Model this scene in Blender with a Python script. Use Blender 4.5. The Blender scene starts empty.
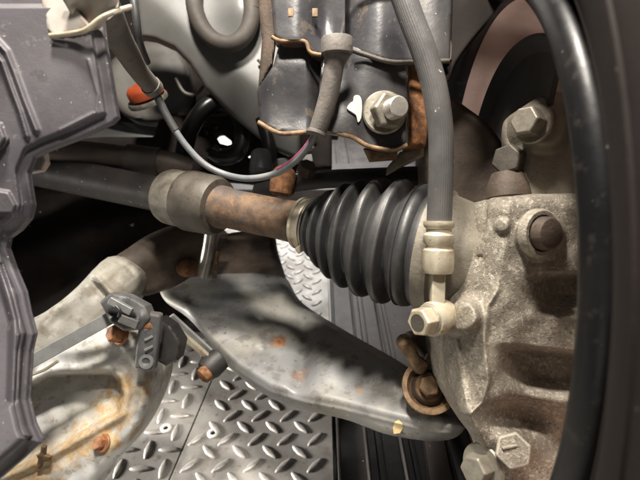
import bpy, bmesh, math, random
import numpy as np
from mathutils import Vector, Matrix, noise as mnoise
random.seed(7); np.random.seed(7)

# ------------------------------------------------------------------ camera, world, lamps, exposure
scene = bpy.context.scene
FPX = 465.0                      # focal length in pixels of the 640 px wide photograph
PITCH = math.radians(27.0)
CAM = Vector((0, 0, 0.55))
FWD = Vector((0, math.cos(PITCH), -math.sin(PITCH)))
UPV = Vector((0, math.sin(PITCH), math.cos(PITCH)))
RGT = Vector((1, 0, 0))
def P(px, py, d):                # a point of the place seen in the direction (px, py) at distance d
    return CAM + FWD*d + RGT*((px-320)/FPX*d) - UPV*((py-240)/FPX*d)
def V(x, up, near):              # direction: right, up, towards the viewer's side
    v = RGT*x + UPV*up - FWD*near
    return v.normalized()
cam_data = bpy.data.cameras.new("camera")
cam = bpy.data.objects.new("camera", cam_data)
scene.collection.objects.link(cam)
cam.location = CAM
cam.rotation_euler = (math.radians(90)-PITCH, 0, 0)
cam_data.sensor_width = 36; cam_data.lens = 36*FPX/640
cam_data.clip_start = 0.01; cam_data.clip_end = 50
cam_data.dof.use_dof = True; cam_data.dof.focus_distance = 0.40; cam_data.dof.aperture_fstop = 9
scene.camera = cam

world = bpy.data.worlds.new("World"); scene.world = world; world.use_nodes = True
bg = world.node_tree.nodes["Background"]
bg.inputs[0].default_value = (1.0, 0.93, 0.86, 1); bg.inputs[1].default_value = 0.03

def area(name, loc, target, size, power, col, spread=0):
    l = bpy.data.lights.new(name, 'AREA'); l.size = size; l.energy = power; l.color = col
    l.shape = 'DISK'
    if spread: l.spread = math.radians(spread)
    o = bpy.data.objects.new(name, l); scene.collection.objects.link(o)
    o.location = loc
    o.rotation_euler = (Vector(target)-Vector(loc)).to_track_quat('-Z', 'Y').to_euler()
    return o
area("work_lamp", CAM + RGT*-0.11 + UPV*0.65 + FWD*0.07, P(300, 300, 0.45), 0.10, 16.5, (1.0, 0.93, 0.83))
area("added_key_light", CAM + RGT*0.02 + UPV*0.60 - FWD*0.18, P(300, 300, 0.45), 0.10, 9.5, (1.0, 0.93, 0.83))  # added second key to fill the control arm, not a known lamp
area("ceiling_lamp", (-1.1, -0.7, 2.3), (-0.1, 0.4, 0.2), 0.9, 1.6, (0.93, 0.95, 1.0))
area("torch_lamp", CAM + RGT*-0.13 - UPV*0.20 - FWD*0.04, P(260, 300, 0.5), 0.07, 0.13, (1.0, 0.93, 0.83))
area("floor_fill_light", (-1.3, 0.50, 0.27), (0.0, 0.45, 0.0), 0.2, 1.7, (1.0, 0.95, 0.88), 30)  # low fill added to brighten the tread plates, no such lamp known
area("barrel_fill_light", (1.5, -0.1, 0.2), (0.2, 0.58, 0.44), 0.3, 21.0, (1.0, 0.95, 0.9))  # added light through the spokes to brighten the barrel, no lamp known there
area("hall_lamp", (-0.2, 2.6, 2.0), (-0.1, 1.7, 0.0), 0.6, 16.0, (1.0, 0.98, 0.95), 44)

vs = scene.view_settings
vs.view_transform = 'Standard'; vs.look = 'None'; vs.exposure = 0.0; vs.gamma = 1.0; vs.use_curve_mapping = False

# ------------------------------------------------------------------ materials
RUST_A, RUST_B = (0.23, 0.085, 0.028), (0.055, 0.022, 0.012)
def pbr(name, c1, c2=None, scale=60, rough=0.5, metal=0.0, bump=0.15, bscale=400, rust=0.0, rscale=45,
        specks=0.0, speck_col=(0.55, 0.5, 0.44), sscale=260, spots=(), rustcols=(RUST_A, RUST_B), dist=0.0012,
        coat=0.0, dust=0.0, dust_col=(0.30, 0.27, 0.24), stain=None, pits=0.0, spec=0.5, low=1.6, edge=None):
    m = bpy.data.materials.new(name); m.use_nodes = True
    nt = m.node_tree; N = nt.nodes; L = nt.links
    b = N["Principled BSDF"]
    tc = N.new("ShaderNodeTexCoord")
    def noise(sc, det=6, rgh=0.6, off=0.0):
        n = N.new("ShaderNodeTexNoise"); n.inputs["Scale"].default_value = sc
        n.inputs["Detail"].default_value = det; n.inputs["Roughness"].default_value = rgh
        if off:
            mp = N.new("ShaderNodeMapping"); mp.inputs["Location"].default_value = (off, off*0.7, -off)
            L.new(tc.outputs["Object"], mp.inputs["Vector"]); L.new(mp.outputs[0], n.inputs["Vector"])
        else:
            L.new(tc.outputs["Object"], n.inputs["Vector"])
        return n.outputs["Fac"]
    def ramp(fac, lo, hi):
        r = N.new("ShaderNodeMapRange"); r.interpolation_type = 'SMOOTHSTEP'
        r.inputs["From Min"].default_value = lo; r.inputs["From Max"].default_value = hi
        L.new(fac, r.inputs["Value"]); return r.outputs[0]
    def mix(fac, a, bb):
        x = N.new("ShaderNodeMix"); x.data_type = 'RGBA'
        if isinstance(fac, float): x.inputs["Factor"].default_value = fac
        else: L.new(fac, x.inputs["Factor"])
        for s, v in ((x.inputs["A"], a), (x.inputs["B"], bb)):
            if isinstance(v, tuple): s.default_value = (*v, 1)
            else: L.new(v, s)
        return x.outputs["Result"]
    def math_(op, a, bb=None):
        x = N.new("ShaderNodeMath"); x.operation = op
        for i, v in enumerate((a, bb)):
            if v is None: continue
            if isinstance(v, (int, float)): x.inputs[i].default_value = v
            else: L.new(v, x.inputs[i])
        return x.outputs[0]
    c2 = c2 or tuple(v*0.6 for v in c1)
    col = mix(ramp(noise(scale), 0.34, 0.66), c1, c2)
    rgh = math_('ADD', math_('MULTIPLY', noise(scale*2.3, off=3.1), 0.22), rough-0.11)
    met = None
    if dust:
        f = math_('MULTIPLY', ramp(noise(scale*0.5, 8, 0.7, off=7.7), 0.40, 0.68), dust)
        col = mix(f, col, dust_col); rgh = math_('ADD', rgh, math_('MULTIPLY', f, 0.3))
    if stain:
        for (sc_, lo, hi, cc, amt, off) in stain:
            col = mix(math_('MULTIPLY', ramp(noise(sc_, 8, 0.65, off=off), lo, hi), amt), col, cc)
    rf = None
    if rust:
        rf = ramp(noise(rscale, 9, 0.68, off=1.7), 0.72-rust*0.45, 0.80-rust*0.40)
    for (c, rad, amt) in spots:
        vd = N.new("ShaderNodeVectorMath"); vd.operation = 'DISTANCE'
        L.new(tc.outputs["Object"], vd.inputs[0]); vd.inputs[1].default_value = tuple(c)
        w = math_('ADD', math_('DIVIDE', vd.outputs["Value"], rad), math_('MULTIPLY', math_('SUBTRACT', noise(110, 8, 0.7, off=rad*97), 0.5), 2.2))
        s_ = math_('MULTIPLY', ramp(w, 1.05, 0.45), amt)
        rf = s_ if rf is None else math_('MAXIMUM', rf, s_)
    if rf is not None:
        rc = mix(ramp(noise(rscale*3, 8, 0.7, off=5.3), 0.35, 0.65), rustcols[0], rustcols[1])
        col = mix(rf, col, rc); rgh = math_('ADD', rgh, math_('MULTIPLY', rf, 0.4))
        if metal: met = math_('MULTIPLY', math_('SUBTRACT', 1.0, rf), metal)
    if specks:
        f = ramp(noise(sscale, 3, 0.5, off=9.1), 0.72-specks*0.2, 0.78-specks*0.2)
        col = mix(f, col, speck_col)
    if pits:
        f = ramp(noise(430, 3, 0.5, off=4.4), 0.62, 0.72)
        col = mix(math_('MULTIPLY', f, pits), col, tuple(v*0.25 for v in c1))
    if edge:
        ge = N.new("ShaderNodeNewGeometry")
        w_ = math_('ADD', ge.outputs["Pointiness"], math_('MULTIPLY', math_('SUBTRACT', noise(180, 6, 0.7, off=3.9), 0.5), 0.06))
        col = mix(math_('MULTIPLY', ramp(w_, edge[0], edge[1]), edge[3]), col, edge[2])
    L.new(col, b.inputs["Base Color"]); 
    cl = N.new("ShaderNodeClamp"); L.new(rgh, cl.inputs["Value"]); cl.inputs["Min"].default_value = 0.08
    L.new(cl.outputs[0], b.inputs["Roughness"])
    if met is not None: L.new(met, b.inputs["Metallic"])
    else: b.inputs["Metallic"].default_value = metal
    b.inputs["Specular IOR Level"].default_value = spec; b.inputs["Coat Weight"].default_value = coat; b.inputs["Coat Roughness"].default_value = 0.15
    if bump:
        bp = N.new("ShaderNodeBump"); bp.inputs["Strength"].default_value = bump; bp.inputs["Distance"].default_value = dist
        h = math_('ADD', noise(bscale, 4, 0.6, off=2.2), math_('MULTIPLY', noise(bscale*0.22, 5, 0.6, off=6.2), low))
        if rf is not None: h = math_('ADD', h, math_('MULTIPLY', math_('MULTIPLY', rf, noise(bscale*0.6, 6, 0.75, off=8.8)), 2.0))
        L.new(h, bp.inputs["Height"]); L.new(bp.outputs[0], b.inputs["Normal"])
    return m

GREASE = (0.035, 0.03, 0.026)
M = {}
M['shield'] = pbr('shield_plastic', (0.056, 0.051, 0.060), (0.044, 0.040, 0.047), 22, 0.5, 0, 0.10, 700, specks=0.05, sscale=330, dust=0.4, dust_col=(0.092, 0.084, 0.092), stain=[(9, 0.5, 0.66, (0.082, 0.075, 0.078), 0.6, 1.2), (120, 0.60, 0.66, (0.13, 0.12, 0.12), 0.6, 4.7), (55, 0.58, 0.66, (0.035, 0.032, 0.034), 0.6, 8.1)], edge=(0.53, 0.62, (0.15, 0.14, 0.145), 0.5))
M['white_paint'] = pbr('white_paint', (0.34, 0.325, 0.30), (0.29, 0.265, 0.24), 55, 0.42, 0, 0.1, 200, stain=[(45, 0.53, 0.6, (0.30, 0.2, 0.15), 0.6, 3.7)], rust=0.12, rustcols=((0.45, 0.27, 0.18), (0.34, 0.2, 0.14)))
M['cream'] = pbr('cream_plating', (0.58, 0.525, 0.41), (0.46, 0.40, 0.295), 70, 0.4, 0.5, 0.2, 300, specks=0.10, speck_col=(0.25, 0.17, 0.09), stain=[(60, 0.54, 0.66, (0.33, 0.26, 0.16), 0.7, 2.4)])
M['silver_body'] = pbr('grey_body_paint', (0.12, 0.12, 0.117), (0.10, 0.10, 0.097), 16, 0.42, 0, 0.08, 300, dust=0.4, dust_col=(0.10, 0.093, 0.085), stain=[(30, 0.55, 0.68, (0.10, 0.085, 0.07), 0.5, 2.2)])
M['grommet'] = pbr('grey_rubber', (0.115, 0.103, 0.093), (0.085, 0.076, 0.069), 60, 0.65, 0, 0.25, 500, dust=0.5, dust_col=(0.16, 0.135, 0.115), stain=[(120, 0.55, 0.66, (0.06, 0.05, 0.045), 0.6, 2.0)])
M['ring_rubber'] = pbr('brown_rubber', (0.060, 0.050, 0.043), (0.045, 0.038, 0.032), 60, 0.7, 0, 0.15, 500)
M['cable'] = pbr('grey_cable', (0.145, 0.157, 0.172), (0.10, 0.108, 0.115), 60, 0.42, 0, 0.1, 500, dust=0.3)
M['cable_black'] = pbr('black_cable', (0.045, 0.045, 0.047), None, 60, 0.45, 0, 0.1, 500)
M['pink'] = pbr('pink_stripe', (0.36, 0.08, 0.16), (0.26, 0.06, 0.11), 60, 0.5, 0, 0.05, 500)
M['hose'] = pbr('hose_rubber', (0.085, 0.083, 0.083), (0.060, 0.058, 0.058), 40, 0.30, 0, 0.1, 500, specks=0.1, sscale=300, dust=0.4, dust_col=(0.12, 0.11, 0.105))
M['boot'] = pbr('boot_rubber', (0.022, 0.022, 0.024), (0.03, 0.03, 0.031), 30, 0.42, 0, 0.10, 400, dust=0.4, dust_col=(0.05, 0.048, 0.046), edge=(0.52, 0.60, (0.085, 0.082, 0.078), 0.6), stain=[(70, 0.56, 0.66, (0.06, 0.055, 0.05), 0.5, 1.9)])
M['black_gloss'] = pbr('black_chassis_paint', (0.030, 0.030, 0.034), (0.042, 0.041, 0.044), 40, 0.30, 0.0, 0.12, 220, rust=0.12, rscale=60, specks=0.06, speck_col=(0.34, 0.29, 0.24), sscale=380, dust=0.25, dust_col=(0.10, 0.088, 0.078), coat=0.4, edge=(0.53, 0.60, (0.16, 0.09, 0.05), 0.8), stain=[(50, 0.58, 0.66, (0.13, 0.10, 0.075), 0.5, 2.6)])
M['rust'] = pbr('rusty_steel', (0.27, 0.12, 0.045), (0.10, 0.045, 0.022), 130, 0.85, 0, 0.5, 420, specks=0.1, speck_col=(0.42, 0.22, 0.09), sscale=200)
M['rust_edge'] = pbr('rusty_edge', (0.24, 0.15, 0.075), (0.09, 0.055, 0.032), 120, 0.75, 0, 0.35, 400)
M['rust_shaft'] = pbr('rusty_shaft', (0.135, 0.082, 0.046), (0.06, 0.038, 0.026), 75, 0.7, 0, 0.3, 380, stain=[(28, 0.5, 0.62, (0.055, 0.05, 0.048), 0.9, 1.0), (60, 0.56, 0.66, (0.20, 0.10, 0.045), 0.7, 2.5)])
M['shaft_black'] = pbr('shaft_paint', (0.017, 0.016, 0.0155), (0.028, 0.024, 0.022), 40, 0.55, 0, 0.2, 300, rust=0.16, specks=0.12)
M['damper'] = pbr('damper_metal', (0.072, 0.062, 0.05), (0.045, 0.038, 0.032), 40, 0.5, 0.2, 0.25, 300, dust=0.35, dust_col=(0.15, 0.13, 0.105), stain=[(60, 0.56, 0.66, (0.03, 0.026, 0.022), 0.7, 2.0)])
M['damper_pale'] = pbr('damper_pale', (0.22, 0.20, 0.16), (0.10, 0.09, 0.073), 60, 0.55, 0.1, 0.25, 300, dust=0.2)
M['zinc'] = pbr('dull_zinc', (0.28, 0.26, 0.215), (0.18, 0.163, 0.132), 90, 0.42, 0.5, 0.2, 300, dust=0.4, dust_col=(0.19, 0.165, 0.128))
M['bolt_end'] = pbr('bolt_steel', (0.52, 0.49, 0.44), (0.38, 0.35, 0.31), 90, 0.35, 0.7, 0.15, 300)
M['cast'] = pbr('cast_iron_dusty', (0.255, 0.228, 0.185), (0.175, 0.153, 0.122), 45, 0.55, 0.3, 0.5, 950, rust=0.03, low=0.7, stain=[(24, 0.5, 0.7, (0.17, 0.143, 0.11), 0.5, 3.3), (330, 0.52, 0.60, (0.40, 0.365, 0.305), 0.75, 1.3), (300, 0.56, 0.64, (0.10, 0.083, 0.065), 0.8, 5.3), (11, 0.50, 0.64, (0.12, 0.10, 0.08), 0.35, 7.3)], pits=0.8, dist=0.0016, edge=(0.53, 0.60, (0.46, 0.42, 0.35), 0.6))
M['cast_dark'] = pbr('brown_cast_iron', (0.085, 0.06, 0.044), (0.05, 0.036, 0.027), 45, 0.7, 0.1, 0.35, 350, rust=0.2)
M['bracket_cast'] = pbr('grey_cast_iron', (0.20, 0.18, 0.145), (0.145, 0.128, 0.10), 45, 0.6, 0.25, 0.3, 420, pits=0.5)
M['tyre'] = pbr('tyre_rubber', (0.019, 0.0142, 0.013), (0.0145, 0.011, 0.0102), 20, 0.8, 0, 0.12, 500, specks=0.03, sscale=120, spec=0.15)
M['rim_black'] = pbr('rim_black_gloss', (0.006, 0.006, 0.007), (0.008, 0.008, 0.009), 25, 0.36, 0.0, 0.08, 200, specks=0.05, speck_col=(0.1, 0.1, 0.1), spec=0.25, dust=0.3, dust_col=(0.02, 0.018, 0.017), stain=[(60, 0.58, 0.66, (0.03, 0.026, 0.024), 0.7, 3.0)])
M['rim_barrel'] = pbr('dusty_alloy', (0.78, 0.56, 0.48), (0.66, 0.46, 0.39), 18, 0.5, 0.0, 0.1, 300, specks=0.05, speck_col=(0.3, 0.15, 0.1))
M['dust_shield'] = pbr('shield_black', (0.016, 0.013, 0.011), (0.022, 0.017, 0.014), 30, 0.75, 0, 0.15, 300)
M['arm'] = pbr('control_arm_paint', (0.245, 0.248, 0.252), (0.20, 0.198, 0.195), 20, 0.5, 0.15, 0.16, 260, rust=0.03, rscale=25, dust=0.75, dust_col=(0.36, 0.335, 0.275), specks=0.08, stain=[(40, 0.54, 0.64, (0.09, 0.07, 0.052), 0.45, 4.1), (150, 0.60, 0.68, (0.10, 0.075, 0.05), 0.7, 8.2)],
    spots=[(P(278, 338, 0.55), 0.014, 1.0), (P(300, 372, 0.50), 0.012, 0.5), (P(360, 398, 0.46), 0.012, 0.4), (P(255, 322, 0.585), 0.006, 0.5)], rustcols=((0.42, 0.19, 0.07), (0.14, 0.07, 0.04)))
M['subframe'] = pbr('subframe_paint', (0.56, 0.56, 0.555), (0.44, 0.44, 0.43), 26, 0.5, 0.05, 0.25, 260, dust=0.5, dust_col=(0.46, 0.42, 0.31),
    spots=[(P(108, 405, 0.47), 0.034, 1.0), (P(120, 388, 0.47), 0.020, 1.0), (P(72, 442, 0.46), 0.030, 0.9), (P(104, 442, 0.455), 0.020, 1.0), (P(30, 470, 0.455), 0.034, 0.9), (P(118, 333, 0.465), 0.018, 1.0), (P(152, 388, 0.475), 0.018, 0.8), (P(140, 430, 0.475), 0.014, 0.7), (P(60, 300, 0.53), 0.02, 0.5)],
    rustcols=((0.42, 0.235, 0.09), (0.47, 0.40, 0.26)), specks=0.10, speck_col=(0.24, 0.22, 0.19), stain=[(34, 0.52, 0.64, (0.26, 0.25, 0.23), 0.7, 2.9), (90, 0.56, 0.66, (0.22, 0.17, 0.11), 0.6, 6.6)])
M['subframe_dull'] = pbr('subframe_dull_paint', (0.30, 0.29, 0.265), (0.22, 0.21, 0.185), 30, 0.55, 0.05, 0.3, 300, dust=0.5, dust_col=(0.30, 0.27, 0.20), rust=0.06, specks=0.1, speck_col=(0.16, 0.14, 0.12), stain=[(38, 0.50, 0.62, (0.15, 0.13, 0.10), 0.8, 2.9)])
M['copper_rust'] = pbr('orange_rust', (0.42, 0.20, 0.09), (0.25, 0.10, 0.045), 160, 0.7, 0.2, 0.4, 400)
M['clip_grey'] = pbr('grey_clip_plastic', (0.12, 0.125, 0.13), (0.085, 0.087, 0.09), 60, 0.45, 0, 0.15, 400, dust=0.4)
M['strip'] = pbr('galvanised_strip', (0.36, 0.37, 0.37), (0.28, 0.285, 0.285), 60, 0.42, 0.3, 0.15, 400, specks=0.08, dust=0.3)
M['black_rubber'] = pbr('black_rubber', (0.018, 0.017, 0.017), (0.026, 0.023, 0.022), 40, 0.55, 0, 0.2, 400)
M['black_hose'] = pbr('black_plastic_hose', (0.014, 0.014, 0.015), None, 40, 0.32, 0, 0.05, 400)
M['orange'] = pbr('orange_plastic', (0.36, 0.062, 0.018), (0.28, 0.045, 0.014), 30, 0.5, 0, 0.05, 300)
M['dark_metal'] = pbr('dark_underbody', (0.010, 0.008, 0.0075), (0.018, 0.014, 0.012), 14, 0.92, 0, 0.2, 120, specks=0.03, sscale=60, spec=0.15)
M['mid_metal'] = pbr('grey_underbody', (0.10, 0.095, 0.085), (0.06, 0.055, 0.05), 14, 0.6, 0, 0.2, 120)
M['brown_tube'] = pbr('brown_tube', (0.085, 0.062, 0.048), (0.055, 0.041, 0.033), 30, 0.55, 0, 0.2, 200, specks=0.06, sscale=90)
M['bright_steel'] = pbr('bright_steel', (0.42, 0.40, 0.37), (0.28, 0.265, 0.24), 50, 0.34, 0.8, 0.05, 300, rust=0.05)
M['tread'] = pbr('tread_plate_steel', (0.40, 0.385, 0.365), (0.30, 0.285, 0.265), 16, 0.48, 0.4, 0.15, 220, dust=0.5, dust_col=(0.21, 0.19, 0.17), specks=0.03, sscale=140, stain=[(9, 0.52, 0.66, (0.14, 0.12, 0.105), 0.7, 3.0), (70, 0.58, 0.68, (0.12, 0.10, 0.085), 0.6, 5.5)])
M['lug'] = pbr('tread_lug_steel', (0.50, 0.48, 0.46), (0.38, 0.36, 0.34), 60, 0.40, 0.5, 0.12, 260, dust=0.5, dust_col=(0.26, 0.24, 0.22), stain=[(70, 0.55, 0.66, (0.18, 0.155, 0.13), 0.6, 5.5)])
M['runway'] = pbr('runway_dark_steel', (0.030, 0.025, 0.023), (0.020, 0.017, 0.016), 20, 0.45, 0.1, 0.15, 200, specks=0.04, dust=0.4, dust_col=(0.05, 0.043, 0.04))
M['concrete'] = pbr('pale_floor', (0.62, 0.61, 0.58), (0.54, 0.53, 0.50), 3, 0.6, 0, 0.1, 60)
M['mark_white'] = pbr('white_paint_mark', (0.80, 0.80, 0.76), (0.70, 0.70, 0.66), 90, 0.5, 0, 0.1, 400)
M['mark_yellow'] = pbr('yellow_paint_mark', (0.70, 0.53, 0.27), (0.6, 0.44, 0.2), 90, 0.5, 0, 0.1, 400)
M['dark_hole'] = pbr('dark_cavity', (0.012, 0.010, 0.009), None, 40, 0.9, 0, 0)

# ------------------------------------------------------------------ mesh helpers
C = scene.collection
def thing(name, label, cat, loc, group=None):
    o = bpy.data.objects.new(name, None); C.objects.link(o)
    o.empty_display_size = 0.02; o.location = loc
    o['label'] = label; o['category'] = cat
    if group: o['group'] = group
    return o
def root_of(o):
    while o.parent: o = o.parent
    return o
def link(name, me, mat, parent=None, label=None):
    o = bpy.data.objects.new(name, me); C.objects.link(o)
    if mat is not None:
        me.materials.clear(); me.materials.append(M[mat])
    if parent is not None:
        o.parent = parent
        off = Vector((0, 0, 0)); q = parent
        while q: off += q.location; q = q.parent
        o.location = -off
    if label: o['label'] = label
    return o
class MB:
    def __init__(s): s.v = []; s.f = []
    def add(s, vs_, fs_):
        n = len(s.v); s.v += [tuple(x) for x in vs_]; s.f += [tuple(i+n for i in f) for f in fs_]
    def box(s, c, ax, ay, az, hx, hy, hz):
        c = Vector(c); vs_ = []
        for i in (-1, 1):
            for j in (-1, 1):
                for k in (-1, 1): vs_.append(c+ax*(i*hx)+ay*(j*hy)+az*(k*hz))
        s.add(vs_, [(0,1,3,2),(4,6,7,5),(0,4,5,1),(2,3,7,6),(0,2,6,4),(1,5,7,3)])
    def bar(s, a, b, w, t, side):          # rectangular bar from a to b, width w along 'side', thickness t
        a, b = Vector(a), Vector(b); d = (b-a).normalized(); sd = (side - d*side.dot(d)).normalized(); n = d.cross(sd)
        s.box((a+b)/2, d, sd, n, (b-a).length/2, w/2, t/2)
    def tube(s, pts, rad, n=20, cap=True, lobes=0, sq=1.0):
        pts = [Vector(p) for p in pts]
        if not isinstance(rad, (list, tuple)): rad = [rad]*len(pts)
        m = len(pts); t0 = (pts[1]-pts[0]).normalized()
        u = t0.orthogonal().normalized(); vs_ = []
        for i in range(m):
            t = (pts[min(i+1, m-1)]-pts[max(i-1, 0)]).normalized()
            u = (u - t*u.dot(t)).normalized(); w = t.cross(u)
            for k in range(n):
                a = 2*math.pi*k/n; r = rad[i]*(1+(0.014*math.cos(lobes*a) if lobes else 0))
                vs_.append(pts[i]+u*(r*math.cos(a))+w*(r*math.sin(a)*sq))
        fs_ = [(i*n+k, i*n+(k+1) % n, (i+1)*n+(k+1) % n, (i+1)*n+k) for i in range(m-1) for k in range(n)]
        if cap: fs_ += [tuple(range(n-1, -1, -1)), tuple(range((m-1)*n, m*n))]
        s.add(vs_, fs_)
    def lathe(s, o, d, prof, n=48, closed=False, cap=True, wob=0.0):
        o = Vector(o); d = Vector(d).normalized(); u = d.orthogonal().normalized(); w = d.cross(u); vs_ = []
        for j, (t, r) in enumerate(prof):
            for k in range(n):
                a = 2*math.pi*k/n
                rr = r*(1+wob*math.sin(3*a+j*0.7)+wob*0.6*math.sin(5*a-j*0.45))
                vs_.append(o+d*t+(u*math.cos(a)+w*math.sin(a))*rr)
        m = len(prof)
        fs_ = [(j*n+k, j*n+(k+1) % n, ((j+1) % m)*n+(k+1) % n, ((j+1) % m)*n+k) for j in range(m if closed else m-1) for k in range(n)]
        if cap and not closed: fs_ += [tuple(range(n-1, -1, -1)), tuple(range((m-1)*n, m*n))]
        s.add(vs_, fs_)
    def hexa(s, o, d, r, h, spin=0.0, cham=0.12):
        o = Vector(o); d = Vector(d).normalized(); u = d.orthogonal().normalized(); w = d.cross(u); vs_ = []
        rows = [(0, r), (h*(1-cham*1.2), r), (h, r*(1-cham))]
        for t, q in rows:
            for k in range(6):
                a = spin+math.pi/3*k; vs_.append(o+d*t+(u*math.cos(a)+w*math.sin(a))*q)
        fs_ = [(j*6+k, j*6+(k+1) % 6, (j+1)*6+(k+1) % 6, (j+1)*6+k) for j in range(2) for k in range(6)]
        fs_ += [tuple(range(5, -1, -1)), tuple(range(12, 18))]
        s.add(vs_, fs_)
    def ball(s, c, ax, ay, az, nu=16, nv=10):
        c = Vector(c); vs_ = []
        for j in range(1, nv):
            th = math.pi*j/nv
            for k in range(nu):
                a = 2*math.pi*k/nu
                vs_.append(c+ax*(math.sin(th)*math.cos(a))+ay*(math.sin(th)*math.sin(a))+az*math.cos(th))
        vs_ += [c+az, c-az]; T = len(vs_)
        fs_ = [(j*nu+k, (j+1)*nu+k, (j+1)*nu+(k+1) % nu, j*nu+(k+1) % nu) for j in range(nv-2) for k in range(nu)]
        fs_ += [(T-2, k, (k+1) % nu) for k in range(nu)] + [(T-1, (nv-2)*nu+(k+1) % nu, (nv-2)*nu+k) for k in range(nu)]
        s.add(vs_, fs_)
    def build(s, name, mat, parent=None, label=None, bevel=0.0, seg=2, sharp=38, remesh=0.0, smooth=0, disp=0.0):
        me = bpy.data.meshes.new(name); me.from_pydata(s.v, [], s.f); me.validate()
        bm = bmesh.new(); bm.from_mesh(me); bmesh.ops.recalc_face_normals(bm, faces=bm.faces); bm.to_mesh(me); bm.free()
        me.polygons.foreach_set('use_smooth', [True]*len(me.polygons))
        o = link(name, me, mat, parent, label)
        if remesh:
            r = o.modifiers.new('r', 'REMESH'); r.mode = 'VOXEL'; r.voxel_size = remesh; r.use_smooth_shade = True
            if smooth:
                q = o.modifiers.new('s', 'SMOOTH'); q.factor = 0.5; q.iterations = smooth
        elif bevel:
            b = o.modifiers.new('b', 'BEVEL'); b.width = bevel; b.segments = seg; b.limit_method = 'ANGLE'; b.angle_limit = math.radians(sharp)
            w = o.modifiers.new('w', 'WEIGHTED_NORMAL'); w.keep_sharp = False
        else:
            me.set_sharp_from_angle(angle=math.radians(sharp))
        return o
def spline(pts, n=8, closed=False):
    pts = [np.array(p, float) for p in pts]; m = len(pts); out = []
    for i in range(m if closed else m-1):
        g = (lambda k: pts[k % m]) if closed else (lambda k: pts[min(max(k, 0), m-1)])
        p0, p1, p2, p3 = g(i-1), g(i), g(i+1), g(i+2)
        for k in range(n):
            t = k/n
            out.append(0.5*((2*p1)+(-p0+p2)*t+(2*p0-5*p1+4*p2-p3)*t*t+(-p0+3*p1-3*p2+p3)*t**3))
    if not closed: out.append(pts[-1])
    return out
def path(pix, n=8):                       # pix: (px, py, d) control points of a run of hose or pipe
    return [P(*p) for p in spline(pix, n)]
def seg_dist(px, py, poly, closed=True):  # distance to an outline, nearest point
    best = np.full(px.shape, 1e9); bx = np.zeros(px.shape); by = np.zeros(px.shape)
    m = len(poly)
    for i in range(m if closed else m-1):
        ax, ay = poly[i]; bx_, by_ = poly[(i+1) % m]
        dx, dy = bx_-ax, by_-ay; q = dx*dx+dy*dy+1e-9
        t = np.clip(((px-ax)*dx+(py-ay)*dy)/q, 0, 1)
        cx, cy = ax+t*dx, ay+t*dy; dd = np.hypot(px-cx, py-cy); k = dd < best
        best = np.where(k, dd, best); bx = np.where(k, cx, bx); by = np.where(k, cy, by)
    return best, bx, by
def inside(px, py, poly):
    r = np.zeros(px.shape, bool); m = len(poly)
    for i in range(m):
        x1, y1 = poly[i]; x2, y2 = poly[(i+1) % m]
        if y1 == y2: continue
        c = ((y1 > py) != (y2 > py)) & (px < (x2-x1)*(py-y1)/(y2-y1)+x1)
        r ^= c
    return r
def sstep(x, a, b):
    t = np.clip((x-a)/(b-a), 0, 1); return t*t*(3-2*t)
def ridge(px, py, poly, w):               # 1 on a drawn line, falling to 0 at distance w
    d, _, _ = seg_dist(px, py, poly, False); return np.exp(-(d/w)**2)
def sdf(px, py, poly):                    # positive inside, pixels
    d, _, _ = seg_dist(px, py, poly, True); return np.where(inside(px, py, poly), d, -d)
def bump2(px, py, cx, cy, rx, ry=None):
    ry = ry or rx; return np.exp(-(((px-cx)/rx)**2+((py-cy)/ry)**2))
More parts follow.
